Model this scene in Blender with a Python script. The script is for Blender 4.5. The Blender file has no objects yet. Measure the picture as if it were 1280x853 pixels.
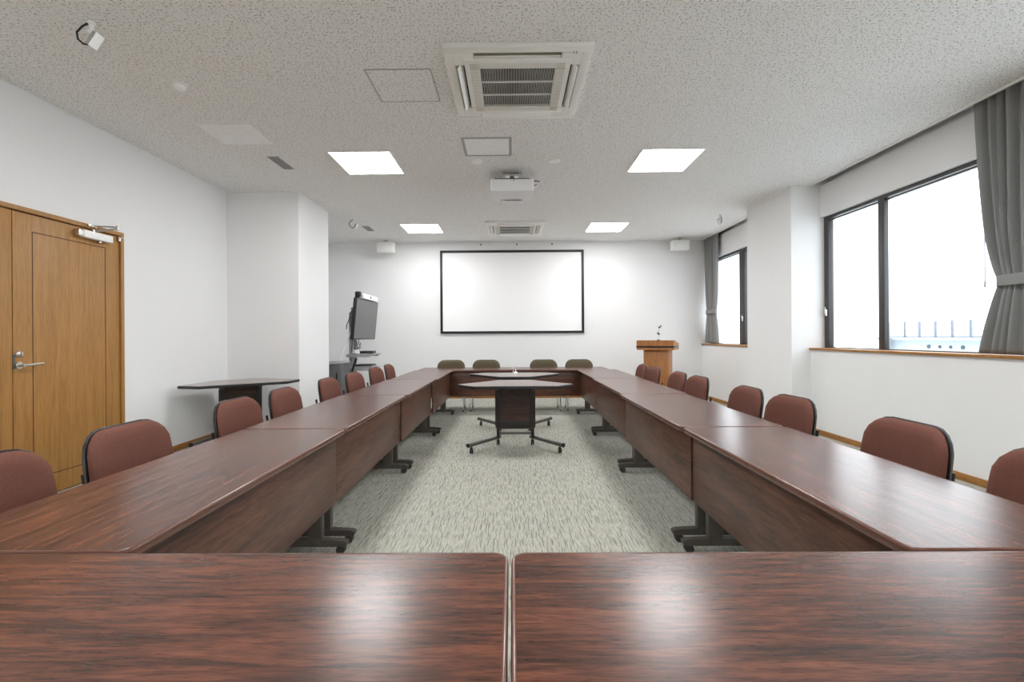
import bpy, bmesh, math, random
from mathutils import Vector, Matrix, Euler
PI = math.pi
random.seed(7)
scene = bpy.context.scene
COL = scene.collection

# ------------------------------------------------------------------ materials
def new_mat(name):
    m = bpy.data.materials.new(name); m.use_nodes = True
    nt = m.node_tree
    return m, nt, nt.nodes['Principled BSDF']

def srgb(r, g, b):
    f = lambda c: (c/255/12.92) if c/255 <= .04045 else ((c/255+.055)/1.055)**2.4
    return (f(r), f(g), f(b), 1)

def plain(name, col, rough=.5, metal=0, bump=0, bscale=200, spec=.5):
    m, nt, p = new_mat(name)
    p.inputs['Base Color'].default_value = col
    p.inputs['Roughness'].default_value = rough
    p.inputs['Metallic'].default_value = metal
    p.inputs['Specular IOR Level'].default_value = spec
    tc = nt.nodes.new('ShaderNodeTexCoord')
    n = nt.nodes.new('ShaderNodeTexNoise'); n.inputs['Scale'].default_value = bscale
    n.inputs['Detail'].default_value = 3
    nt.links.new(tc.outputs['Object'], n.inputs['Vector'])
    # faint tonal variation so the surface is procedural, not flat
    mx = nt.nodes.new('ShaderNodeMix'); mx.data_type = 'RGBA'
    mx.inputs['A'].default_value = tuple(c*.94 for c in col[:3])+(1,)
    mx.inputs['B'].default_value = tuple(min(1, c*1.06) for c in col[:3])+(1,)
    nt.links.new(n.outputs['Fac'], mx.inputs['Factor'])
    nt.links.new(mx.outputs['Result'], p.inputs['Base Color'])
    if bump:
        b = nt.nodes.new('ShaderNodeBump'); b.inputs['Strength'].default_value = bump
        b.inputs['Distance'].default_value = .002
        nt.links.new(n.outputs['Fac'], b.inputs['Height'])
        nt.links.new(b.outputs['Normal'], p.inputs['Normal'])
    return m

def wood(name, dark, mid, light, scale, stretch, rough, fine=.5, random_off=True, spec=.5, coat=0, coat_rough=.1):
    """grain along the axis that has the small value in stretch"""
    m, nt, p = new_mat(name)
    N = nt.nodes; L = nt.links
    tc = N.new('ShaderNodeTexCoord'); mp = N.new('ShaderNodeMapping')
    mp.inputs['Scale'].default_value = stretch
    add = N.new('ShaderNodeVectorMath'); add.operation = 'ADD'
    oi = N.new('ShaderNodeObjectInfo')
    mul = N.new('ShaderNodeVectorMath'); mul.operation = 'SCALE'
    mul.inputs[0].default_value = (13.1, 7.7, 5.3)
    L.new(oi.outputs['Random'], mul.inputs['Scale'])
    L.new(tc.outputs['Object'], add.inputs[0])
    if random_off: L.new(mul.outputs['Vector'], add.inputs[1])
    L.new(add.outputs['Vector'], mp.inputs['Vector'])
    def nz(sc, det, dist, ro=.55):
        n = N.new('ShaderNodeTexNoise'); n.inputs['Scale'].default_value = sc
        n.inputs['Detail'].default_value = det; n.inputs['Roughness'].default_value = ro
        n.inputs['Distortion'].default_value = dist
        L.new(mp.outputs['Vector'], n.inputs['Vector']); return n.outputs['Fac']
    a1 = nz(scale, 3, .8); a2 = nz(scale*4.2, 4, .5)
    m1 = N.new('ShaderNodeMath'); m1.operation = 'MULTIPLY'; m1.inputs[1].default_value = .5
    m2 = N.new('ShaderNodeMath'); m2.operation = 'MULTIPLY_ADD'; m2.inputs[1].default_value = .5
    L.new(a1, m1.inputs[0]); L.new(a2, m2.inputs[0]); L.new(m1.outputs['Value'], m2.inputs[2])
    cr = N.new('ShaderNodeValToRGB')
    e = cr.color_ramp.elements
    e[0].position = .36; e[0].color = dark
    e[1].position = .64; e[1].color = light
    k = e.new(.50); k.color = mid
    L.new(m2.outputs['Value'], cr.inputs['Fac'])
    a3 = nz(scale*13, 3, .2)
    cr2 = N.new('ShaderNodeValToRGB')
    cr2.color_ramp.elements[0].position = .34; cr2.color_ramp.elements[0].color = (1-fine, 1-fine, 1-fine, 1)
    cr2.color_ramp.elements[1].position = .50; cr2.color_ramp.elements[1].color = (1, 1, 1, 1)
    L.new(a3, cr2.inputs['Fac'])
    mx = N.new('ShaderNodeMix'); mx.data_type = 'RGBA'; mx.blend_type = 'MULTIPLY'
    mx.inputs['Factor'].default_value = 1
    L.new(cr.outputs['Color'], mx.inputs['A']); L.new(cr2.outputs['Color'], mx.inputs['B'])
    L.new(mx.outputs['Result'], p.inputs['Base Color'])
    p.inputs['Roughness'].default_value = rough
    p.inputs['Specular IOR Level'].default_value = spec
    p.inputs['Coat Weight'].default_value = coat
    p.inputs['Coat Roughness'].default_value = coat_rough
    return m

def dash_mask(nt, scale, a, b, angle_random, stretch=(1, 1, 1), base_angle=0, jitter=.9, warp=0):
    """short dashes: one ellipse per Voronoi cell, each turned its own way"""
    N = nt.nodes; L = nt.links
    tc = N.new('ShaderNodeTexCoord'); mp = N.new('ShaderNodeMapping')
    mp.inputs['Scale'].default_value = stretch
    src = tc.outputs['Object']
    if warp:
        nz = N.new('ShaderNodeTexNoise'); nz.inputs['Scale'].default_value = 30
        L.new(tc.outputs['Object'], nz.inputs['Vector'])
        sb = N.new('ShaderNodeVectorMath'); sb.operation = 'SUBTRACT'; sb.inputs[1].default_value = (.5, .5, .5)
        sc = N.new('ShaderNodeVectorMath'); sc.operation = 'SCALE'; sc.inputs['Scale'].default_value = warp
        ad = N.new('ShaderNodeVectorMath'); ad.operation = 'ADD'
        L.new(nz.outputs['Color'], sb.inputs[0]); L.new(sb.outputs['Vector'], sc.inputs[0])
        L.new(tc.outputs['Object'], ad.inputs[0]); L.new(sc.outputs['Vector'], ad.inputs[1])
        src = ad.outputs['Vector']
    L.new(src, mp.inputs['Vector'])
    v = N.new('ShaderNodeTexVoronoi'); v.voronoi_dimensions = '2D'
    v.inputs['Scale'].default_value = scale; v.inputs['Randomness'].default_value = jitter
    L.new(mp.outputs['Vector'], v.inputs['Vector'])
    d = N.new('ShaderNodeVectorMath'); d.operation = 'SUBTRACT'
    L.new(mp.outputs['Vector'], d.inputs[0]); L.new(v.outputs['Position'], d.inputs[1])
    sx = N.new('ShaderNodeSeparateColor'); L.new(v.outputs['Color'], sx.inputs['Color'])
    ang = N.new('ShaderNodeMath'); ang.operation = 'MULTIPLY_ADD'
    ang.inputs[1].default_value = angle_random; ang.inputs[2].default_value = base_angle
    L.new(sx.outputs['Red'], ang.inputs[0])
    vr = N.new('ShaderNodeVectorRotate'); vr.rotation_type = 'Z_AXIS'
    L.new(d.outputs['Vector'], vr.inputs['Vector']); L.new(ang.outputs['Value'], vr.inputs['Angle'])
    s2 = N.new('ShaderNodeVectorMath'); s2.operation = 'MULTIPLY'; s2.inputs[1].default_value = (1/a, 1/b, 0)
    L.new(vr.outputs['Vector'], s2.inputs[0])
    ln = N.new('ShaderNodeVectorMath'); ln.operation = 'LENGTH'; L.new(s2.outputs['Vector'], ln.inputs[0])
    # per-cell size from the green channel
    gm = N.new('ShaderNodeMath'); gm.operation = 'MULTIPLY_ADD'; gm.inputs[1].default_value = .9; gm.inputs[2].default_value = .35
    L.new(sx.outputs['Green'], gm.inputs[0])
    dv = N.new('ShaderNodeMath'); dv.operation = 'DIVIDE'
    L.new(ln.outputs['Value'], dv.inputs[0]); L.new(gm.outputs['Value'], dv.inputs[1])
    mr = N.new('ShaderNodeMapRange'); mr.inputs['From Min'].default_value = .65; mr.inputs['From Max'].default_value = 1.15
    mr.inputs['To Min'].default_value = 1; mr.inputs['To Max'].default_value = 0
    L.new(dv.outputs['Value'], mr.inputs['Value'])
    return mr.outputs['Result']

def mat_ceiling(name='acoustic_ceiling', base=srgb(243, 242, 240), dark=srgb(142, 138, 131)):
    m, nt, p = new_mat(name); N = nt.nodes; L = nt.links
    f1 = dash_mask(nt, 40, .0085, .0020, 2*PI)
    f2 = dash_mask(nt, 62, .0040, .0015, 2*PI)
    mxm = N.new('ShaderNodeMath'); mxm.operation = 'MAXIMUM'
    L.new(f1, mxm.inputs[0]); L.new(f2, mxm.inputs[1])
    tc = N.new('ShaderNodeTexCoord')
    nz = N.new('ShaderNodeTexNoise'); nz.inputs['Scale'].default_value = 130; nz.inputs['Detail'].default_value = 4
    L.new(tc.outputs['Object'], nz.inputs['Vector'])
    g = N.new('ShaderNodeMix'); g.data_type = 'RGBA'
    g.inputs['A'].default_value = tuple(c*.88 for c in base[:3])+(1,); g.inputs['B'].default_value = tuple(min(1, c*1.03) for c in base[:3])+(1,)
    L.new(nz.outputs['Fac'], g.inputs['Factor'])
    mx = N.new('ShaderNodeMix'); mx.data_type = 'RGBA'; mx.inputs['B'].default_value = dark
    L.new(mxm.outputs['Value'], mx.inputs['Factor']); L.new(g.outputs['Result'], mx.inputs['A'])
    L.new(mx.outputs['Result'], p.inputs['Base Color'])
    p.inputs['Roughness'].default_value = .9; p.inputs['Specular IOR Level'].default_value = .2
    b = N.new('ShaderNodeBump'); b.invert = True; b.inputs['Strength'].default_value = .25; b.inputs['Distance'].default_value = .002
    L.new(mxm.outputs['Value'], b.inputs['Height']); L.new(b.outputs['Normal'], p.inputs['Normal'])
    return m

def mat_carpet():
    m, nt, p = new_mat('carpet'); N = nt.nodes; L = nt.links
    f1 = dash_mask(nt, 42, .0032, .0145, .16, stretch=(1, .22, 1), base_angle=-.08, warp=.016)
    tc = N.new('ShaderNodeTexCoord'); mp = N.new('ShaderNodeMapping'); mp.inputs['Scale'].default_value = (110, 14, 1)
    L.new(tc.outputs['Object'], mp.inputs['Vector'])
    nz = N.new('ShaderNodeTexNoise'); nz.inputs['Scale'].default_value = 1; nz.inputs['Detail'].default_value = 5
    nz.inputs['Distortion'].default_value = .8
    L.new(mp.outputs['Vector'], nz.inputs['Vector'])
    cr = N.new('ShaderNodeValToRGB')
    cr.color_ramp.elements[0].position = .3; cr.color_ramp.elements[0].color = srgb(162, 162, 151)
    cr.color_ramp.elements[1].position = .62; cr.color_ramp.elements[1].color = srgb(198, 197, 185)
    L.new(nz.outputs['Fac'], cr.inputs['Fac'])
    n3 = N.new('ShaderNodeTexNoise'); n3.inputs['Scale'].default_value = 260; n3.inputs['Detail'].default_value = 2
    L.new(tc.outputs['Object'], n3.inputs['Vector'])
    c3 = N.new('ShaderNodeValToRGB')
    c3.color_ramp.elements[0].position = .3; c3.color_ramp.elements[0].color = (.82, .82, .82, 1)
    c3.color_ramp.elements[1].position = .6; c3.color_ramp.elements[1].color = (1, 1, 1, 1)
    L.new(n3.outputs['Fac'], c3.inputs['Fac'])
    mu = N.new('ShaderNodeMix'); mu.data_type = 'RGBA'; mu.blend_type = 'MULTIPLY'; mu.inputs['Factor'].default_value = 1
    L.new(cr.outputs['Color'], mu.inputs['A']); L.new(c3.outputs['Color'], mu.inputs['B'])
    mf = N.new('ShaderNodeMath'); mf.operation = 'MULTIPLY'; mf.inputs[1].default_value = .66
    L.new(f1, mf.inputs[0])
    mx = N.new('ShaderNodeMix'); mx.data_type = 'RGBA'; mx.inputs['B'].default_value = srgb(104, 104, 95)
    L.new(mf.outputs['Value'], mx.inputs['Factor']); L.new(mu.outputs['Result'], mx.inputs['A'])
    L.new(mx.outputs['Result'], p.inputs['Base Color'])
    p.inputs['Roughness'].default_value = .95; p.inputs['Specular IOR Level'].default_value = .1
    b = N.new('ShaderNodeBump'); b.inputs['Strength'].default_value = .4; b.inputs['Distance'].default_value = .003
    L.new(n3.outputs['Fac'], b.inputs['Height']); L.new(b.outputs['Normal'], p.inputs['Normal'])
    return m

def fabric(name, col, col2, scale=420):
    m, nt, p = new_mat(name); N = nt.nodes; L = nt.links
    tc = N.new('ShaderNodeTexCoord')
    v = N.new('ShaderNodeTexVoronoi'); v.inputs['Scale'].default_value = scale
    L.new(tc.outputs['Object'], v.inputs['Vector'])
    n = N.new('ShaderNodeTexNoise'); n.inputs['Scale'].default_value = 90; n.inputs['Detail'].default_value = 5
    L.new(tc.outputs['Object'], n.inputs['Vector'])
    ad = N.new('ShaderNodeMath'); ad.operation = 'MULTIPLY_ADD'; ad.inputs[1].default_value = .7; ad.inputs[2].default_value = .05
    L.new(v.outputs['Distance'], ad.inputs[0])
    av = N.new('ShaderNodeMath'); av.operation = 'MULTIPLY_ADD'; av.inputs[1].default_value = .6
    L.new(n.outputs['Fac'], av.inputs[0]); L.new(ad.outputs['Value'], av.inputs[2])
    mx = N.new('ShaderNodeMix'); mx.data_type = 'RGBA'; mx.inputs['A'].default_value = col; mx.inputs['B'].default_value = col2
    L.new(av.outputs['Value'], mx.inputs['Factor']); L.new(mx.outputs['Result'], p.inputs['Base Color'])
    p.inputs['Roughness'].default_value = .92; p.inputs['Specular IOR Level'].default_value = .15
    b = N.new('ShaderNodeBump'); b.inputs['Strength'].default_value = .3; b.inputs['Distance'].default_value = .001
    L.new(v.outputs['Distance'], b.inputs['Height']); L.new(b.outputs['Normal'], p.inputs['Normal'])
    return m

def emitter(name, col, strength):
    m = bpy.data.materials.new(name); m.use_nodes = True; nt = m.node_tree
    nt.nodes.remove(nt.nodes['Principled BSDF'])
    e = nt.nodes.new('ShaderNodeEmission'); e.inputs['Color'].default_value = col; e.inputs['Strength'].default_value = strength
    nt.links.new(e.outputs['Emission'], nt.nodes['Material Output'].inputs['Surface'])
    return m

def mat_glass():
    m = bpy.data.materials.new('window_glass'); m.use_nodes = True; nt = m.node_tree
    nt.nodes.remove(nt.nodes['Principled BSDF'])
    t = nt.nodes.new('ShaderNodeBsdfTransparent'); t.inputs['Color'].default_value = (.95, .97, .98, 1)
    g = nt.nodes.new('ShaderNodeBsdfGlossy'); g.inputs['Roughness'].default_value = .02
    lw = nt.nodes.new('ShaderNodeLayerWeight')
    pw = nt.nodes.new('ShaderNodeMath'); pw.operation = 'POWER'; pw.inputs[1].default_value = 5
    fr = nt.nodes.new('ShaderNodeMath'); fr.operation = 'MULTIPLY_ADD'; fr.inputs[1].default_value = .5; fr.inputs[2].default_value = .02
    mx = nt.nodes.new('ShaderNodeMixShader')
    nt.links.new(lw.outputs['Facing'], pw.inputs[0]); nt.links.new(pw.outputs['Value'], fr.inputs[0])
    nt.links.new(fr.outputs['Value'], mx.inputs['Fac'])
    nt.links.new(t.outputs['BSDF'], mx.inputs[1]); nt.links.new(g.outputs['BSDF'], mx.inputs[2])
    nt.links.new(mx.outputs['Shader'], nt.nodes['Material Output'].inputs['Surface'])
    return m

M = {}
M['wall'] = plain('wall_paper', srgb(236, 236, 236), .85, bump=.15, bscale=350, spec=.2)
M['ceiling'] = mat_ceiling()
M['ceil_white'] = mat_ceiling('acoustic_ceiling_newer', srgb(252, 252, 252), srgb(214, 213, 211))
M['carpet'] = mat_carpet()
M['table'] = wood('rosewood_laminate', srgb(54, 36, 31), srgb(92, 57, 45), srgb(124, 75, 56), 2.2, (1.0, 10, 10), .25, .38)
M['edge'] = plain('table_edging', srgb(104, 70, 58), .2)
M['panel'] = wood('rosewood_panel', srgb(60, 38, 30), srgb(92, 60, 47), srgb(114, 75, 58), 1.6, (1.1, 11, 11), .35, .30)
M['corner_top'] = wood('corner_laminate', srgb(96, 74, 66), srgb(130, 102, 92), srgb(150, 120, 108), 1.6, (1.1, 11, 11), .13, .25, spec=.6)
M['corner_panel'] = wood('corner_panel', srgb(42, 28, 24), srgb(66, 43, 36), srgb(84, 56, 46), 1.6, (1.1, 11, 11), .4, .25)
M['edge_black'] = plain('black_edging', srgb(38, 36, 37), .35)
M['steel'] = plain('dark_steel', srgb(84, 79, 74), .45, .0)
M['steel_grey'] = plain('grey_tube_steel', srgb(120, 118, 115), .3, .8)
M['black'] = plain('black_plastic', srgb(28, 28, 30), .35)
M['rubber'] = plain('grey_rubber', srgb(62, 58, 56), .6)
M['chrome'] = plain('chrome', (.75, .75, .76, 1), .16, 1)
M['satin'] = plain('satin_steel', (.62, .60, .57, 1), .3, 1)
M['brown'] = fabric('brown_upholstery', srgb(88, 57, 48), srgb(120, 80, 69))
M['olive'] = fabric('olive_upholstery', srgb(76, 69, 53), srgb(102, 93, 75))
M['door'] = wood('oak_veneer', srgb(150, 106, 52), srgb(168, 121, 63), srgb(178, 130, 71), 2.0, (14, 14, .8), .45, .07, random_off=False)
M['groove'] = plain('door_groove', srgb(84, 52, 24), .7)
M['base'] = wood('skirting_wood', srgb(140, 92, 40), srgb(164, 112, 54), srgb(178, 126, 66), 2, (3, 3, 12), .5, .1)
M['lectern'] = wood('lectern_veneer', srgb(152, 98, 50), srgb(172, 113, 60), srgb(184, 125, 70), 2.5, (10, 10, .9), .4, .08)
M['curtain'] = fabric('grey_curtain', srgb(126, 126, 125), srgb(152, 152, 151), 600)
M['white'] = plain('white_plastic', srgb(248, 248, 246), .45)
M['ivory'] = plain('ivory_plastic', srgb(236, 235, 231), .45)
M['beige'] = plain('beige_duct', srgb(192, 188, 170), .6)
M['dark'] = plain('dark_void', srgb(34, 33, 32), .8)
M['filter'] = plain('grey_filter', srgb(26, 26, 26), .8)
M['projgrey'] = plain('projector_shell', srgb(232, 233, 234), .45)
M['screen'] = plain('projection_cloth', srgb(250, 250, 251), .8, spec=.1)
M['screen_edge'] = plain('projection_margin', srgb(250, 250, 250), .8, spec=.1)
M['frame_black'] = plain('black_frame', srgb(24, 24, 26), .5)
M['alu_dark'] = plain('window_bronze', srgb(72, 70, 70), .4, .3)
M['glass'] = mat_glass()
M['tvscreen'] = plain('display_glass', srgb(92, 91, 92), .28)
M['grey'] = plain('grey_metal', srgb(158, 159, 160), .45)
M['darkgrey'] = plain('dark_grey_metal', srgb(92, 92, 93), .5)
M['lamp'] = emitter('led_diffuser', (.985, .99, 1, 1), 18.5)
M['outside'] = plain('outside_render', srgb(196, 206, 214), .9)
M['outside_ground'] = plain('ground_bounce_white', srgb(240, 242, 244), .9)  # unseen ground, whitened to bounce more daylight onto the ceiling
M['outside_dark'] = plain('outside_rail', srgb(128, 136, 150), .6)
M['outside_mark'] = plain('outside_hole', srgb(90, 98, 108), .8)

# ------------------------------------------------------------------ geometry helpers
class MB:
    def __init__(s): s.bm = bmesh.new()
    def _xf(s, verts, mat):
        if mat is not None: bmesh.ops.transform(s.bm, matrix=mat, verts=verts)
    def box(s, x0, x1, y0, y1, z0, z1, bevel=0, seg=2, mat=None):
        r = bmesh.ops.create_cube(s.bm, size=1)
        vs = r['verts']
        for v in vs:
            v.co = Vector(((x0+x1)/2+v.co.x*(x1-x0), (y0+y1)/2+v.co.y*(y1-y0), (z0+z1)/2+v.co.z*(z1-z0)))
        if bevel:
            es = list({e for v in vs for e in v.link_edges})
            rb = bmesh.ops.bevel(s.bm, geom=es, offset=bevel, segments=seg, affect='EDGES', profile=.5)
            vs = list({v for f in rb['faces'] for v in f.verts} | {v for v in vs if v.is_valid})
        s._xf(vs, mat); return s
    def cyl(s, p0, p1, r0, r1=None, n=16):
        p0 = Vector(p0); p1 = Vector(p1); r1 = r0 if r1 is None else r1
        d = (p1-p0).normalized(); q = d.to_track_quat('Z', 'Y')
        rings = []
        for p, r in ((p0, r0), (p1, r1)):
            rings.append([s.bm.verts.new(p+q @ Vector((r*math.cos(2*PI*i/n), r*math.sin(2*PI*i/n), 0))) for i in range(n)])
        for i in range(n):
            j = (i+1) % n
            s.bm.faces.new((rings[0][i], rings[0][j], rings[1][j], rings[1][i]))
        s.bm.faces.new(list(reversed(rings[0]))); s.bm.faces.new(rings[1])
        return s
    def tube(s, pts, r, n=10, closed=False):
        pts = [Vector(p) for p in pts]; k = len(pts)
        rings = []; prev = None
        for i, p in enumerate(pts):
            a = pts[(i-1) % k] if (i or closed) else p
            b = pts[(i+1) % k] if (i < k-1 or closed) else p
            d = (b-a).normalized()
            if prev is None:
                q = d.to_track_quat('Z', 'Y'); x = q @ Vector((1, 0, 0))
            else:
                x = prev-d*prev.dot(d); x.normalize()
            prev = x; y = d.cross(x)
            rings.append([s.bm.verts.new(p+x*r*math.cos(2*PI*j/n)+y*r*math.sin(2*PI*j/n)) for j in range(n)])
        m = k if closed else k-1
        for i in range(m):
            A = rings[i]; B = rings[(i+1) % k]
            for j in range(n):
                l = (j+1) % n
                s.bm.faces.new((A[j], A[l], B[l], B[j]))
        if not closed:
            s.bm.faces.new(list(reversed(rings[0]))); s.bm.faces.new(rings[-1])
        return s
    def prism(s, poly, z0, z1, mat=None):
        a = [s.bm.verts.new((x, y, z0)) for x, y in poly]; b = [s.bm.verts.new((x, y, z1)) for x, y in poly]
        n = len(poly)
        s.bm.faces.new(list(reversed(a))); s.bm.faces.new(b)
        for i in range(n):
            j = (i+1) % n; s.bm.faces.new((a[i], a[j], b[j], b[i]))
        s._xf(a+b, mat); return s
    def lathe(s, prof, c=(0, 0, 0), n=24, mat=None):
        rings = []
        vs = []
        for r, z in prof:
            ring = [s.bm.verts.new((c[0]+r*math.cos(2*PI*i/n), c[1]+r*math.sin(2*PI*i/n), c[2]+z)) for i in range(n)]
            rings.append(ring); vs += ring
        for A, B in zip(rings, rings[1:]):
            for i in range(n):
                j = (i+1) % n; s.bm.faces.new((A[i], A[j], B[j], B[i]))
        s.bm.faces.new(list(reversed(rings[0]))); s.bm.faces.new(rings[-1])
        s._xf(vs, mat); return s
    def edging(s, poly, z0, z1, bulge=.004, seg=5, drop=.0):
        """half-round edge strip around a convex outline (counter-clockwise)"""
        n = len(poly); h = (z1-z0)/2; zc = (z0+z1)/2
        nor = []
        for i in range(n):
            p = Vector(poly[i-1]); q = Vector(poly[i]); r = Vector(poly[(i+1) % n])
            d1 = (q-p).normalized(); d2 = (r-q).normalized()
            nn = Vector((d1.y+d2.y, -(d1.x+d2.x))); nn.normalize()
            nor.append(nn)
        rings = []
        for k in range(seg+1):
            t = -PI/2+PI*k/seg
            o = bulge*math.cos(t); z = zc+h*math.sin(t)
            rings.append([s.bm.verts.new((poly[i][0]+nor[i].x*o, poly[i][1]+nor[i].y*o, z)) for i in range(n)])
        inn = .006
        for z, pos in ((z0, 0), (z1, len(rings)+1)):
            ring = [s.bm.verts.new((poly[i][0]-nor[i].x*inn, poly[i][1]-nor[i].y*inn, z)) for i in range(n)]
            rings.insert(pos, ring)
        R = len(rings)
        for a in range(R):
            A = rings[a]; B = rings[(a+1) % R]
            for i in range(n):
                j = (i+1) % n
                s.bm.faces.new((A[i], A[j], B[j], B[i]))
        return s
    def build(s, name, mat, parent=None, angle=35, smooth=True):
        bmesh.ops.recalc_face_normals(s.bm, faces=s.bm.faces[:])
        me = bpy.data.meshes.new(name); s.bm.to_mesh(me); s.bm.free()
        me.materials.append(M[mat] if isinstance(mat, str) else mat)
        if smooth:
            me.polygons.foreach_set('use_smooth', [True]*len(me.polygons))
            me.set_sharp_from_angle(angle=math.radians(angle))
        o = bpy.data.objects.new(name, me); COL.objects.link(o)
        if parent: o.parent = parent
        return o

def tag(o, label=None, cat=None, group=None, kind=None):
    if label: o['label'] = label
    if cat: o['category'] = cat
    if group: o['group'] = group
    if kind: o['kind'] = kind
    return o
def empty(name, loc=(0, 0, 0), rz=0):
    o = bpy.data.objects.new(name, None); o.empty_display_size = .1
    COL.objects.link(o); o.location = loc; o.rotation_euler = (0, 0, rz); return o
def copy_tree(o, parent=None):
    c = o.copy(); COL.objects.link(c)
    if parent: c.parent = parent
    for ch in list(o.children): copy_tree(ch, c)
    return c
def struct(o, label=None, cat=None):
    return tag(o, label, cat, kind='structure')

def rrect(w, d, r, n=6, cx=0, cy=0):
    pts = []
    for sx, sy, a0 in ((1, 1, 0), (-1, 1, 90), (-1, -1, 180), (1, -1, 270)):
        for k in range(n+1):
            a = math.radians(a0+90*k/n)
            pts.append((cx+sx*(w/2-r)+r*math.cos(a), cy+sy*(d/2-r)+r*math.sin(a)))
    return pts
def round_poly(poly, r, n=4):
    out = []; m = len(poly)
    for i in range(m):
        p = Vector(poly[i-1]); q = Vector(poly[i]); t = Vector(poly[(i+1) % m])
        a = (p-q).normalized(); b = (t-q).normalized()
        A = q+a*r; B = q+b*r
        for k in range(n+1):
            s_ = k/n
            out.append(tuple(A*(1-s_)**2+q*2*s_*(1-s_)+B*s_**2))
    return out

# ------------------------------------------------------------------ room numbers (metres)
ZC = 3.042            # ceiling
XL, XA = -3.60, 3.69  # left wall, right apron wall
YB, YR = 8.91, -2.6   # far wall, wall behind the camera
ZT = .683             # table top height
SILL = 1.04
WX = 3.86             # window plane
HEAD = 2.65

struct(MB().box(-3.75, 4.1, YR-.1, YB+.1, -.1, 0).build('floor', 'carpet', smooth=False), 'grey-green carpet with short dark flecks', 'floor')
struct(MB().box(-3.75, 3.685, YR-.1, YB+.1, ZC, ZC+.12).build('ceiling', 'ceiling', smooth=False), 'pale grey flecked acoustic ceiling', 'ceiling')
struct(MB().box(XL-.15, XL, YR-.1, YB+.1, 0, ZC).build('wall_left', 'wall', smooth=False), 'white papered wall with the wooden doors', 'wall')
struct(MB().box(XL, 4.1, YB, YB+.1, 0, ZC+.12).build('wall_back', 'wall', smooth=False), 'white far wall behind the projection screen', 'wall')
struct(MB().box(XL, 4.1, YR-.1, YR, 0, ZC+.12).build('wall_rear', 'wall', smooth=False), 'white wall behind the viewer', 'wall')
w = MB()
w.box(XA, 4.0, YR, YB, 0, SILL-.022)                # apron below the windows
w.box(3.815, 3.99, .9, YB, HEAD, ZC-.005)          # lintel
w.box(XA, 4.0, YR, .9, SILL-.022, ZC+.12)           # pier behind the camera
struct(w.build('wall_right', 'wall', smooth=False), 'white window wall with low apron', 'wall')
struct(MB().box(3.685, 4.1, YR-.1, YB+.1, ZC+.12, ZC+.2).box(3.99, 4.1, YR, YB, HEAD, ZC+.12).build('trim_slot', 'wall', smooth=False), 'curtain slot recess above the windows', 'trim')
struct(MB().box(3.455, 4.0, 5.68, 6.74, 0, ZC).box(3.687, 4.0, 5.68, 6.74, ZC, ZC+.12).build('wall_column_right', 'wall', smooth=False), 'white pillar between the two windows', 'wall')
struct(MB().box(XL, -2.69, 5.76, 6.70, 0, ZC).build('wall_column_left', 'wall', smooth=False), 'white pillar jutting from the left wall', 'wall')

# skirting boards
bh, bt = .062, .012
def bb(name, *b): struct(MB().box(*b, bevel=.003).build(name, 'base'), 'low wooden skirting board', 'skirting')
bb('baseboard_left', XL, XL+bt, 4.19, 5.76, 0, bh)
bb('baseboard_left_rear', XL, XL+bt, YR, 2.33, 0, bh)
bb('baseboard_column_left', XL, -2.69+bt, 5.76-bt, 5.76, 0, bh)
bb('baseboard_column_left_side', -2.69, -2.69+bt, 5.76, 6.70, 0, bh)
bb('baseboard_back', XL, XA, YB-bt, YB, 0, bh)
bb('baseboard_right', XA-bt, XA, YR, 5.68, 0, bh)
bb('baseboard_right_far', XA-bt, XA, 6.74, YB-bt, 0, bh)
bb('baseboard_column_right', 3.455-bt, 3.455, 5.68, 6.74, 0, bh)
bb('baseboard_column_right_front', 3.455-bt, XA-bt, 5.68-bt, 5.68, 0, bh)
# thin ceiling edge mouldings
def tr(name, *b): struct(MB().box(*b, bevel=.002).build(name, 'white'), 'thin white ceiling edge moulding', 'trim')
tr('trim_1', 3.664, 3.69, YR, 5.68, ZC-.014, ZC+.02)
tr('trim_2', 3.664, 3.69, 6.74, YB, ZC-.014, ZC+.02)
tr('trim_3', XL, XL+.012, YR, 5.76, ZC-.006, ZC)
tr('trim_4', -2.69, -2.672, 5.74, 6.71, ZC-.008, ZC)
tr('trim_5', 3.437, 3.455, 5.66, 6.75, ZC-.008, ZC)
tr('trim_6', XL, 3.66, YB-.012, YB, ZC-.006, ZC)
# window boards
struct(MB().box(3.665, WX+.06, .9, 5.68, SILL-.024, SILL, bevel=.004).build('trim_7', 'base'), 'wooden window sill under the near window', 'sill')
struct(MB().box(3.665, WX+.06, 6.74, YB, SILL-.024, SILL, bevel=.004).build('trim_8', 'base'), 'wooden window sill under the far window', 'sill')

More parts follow.
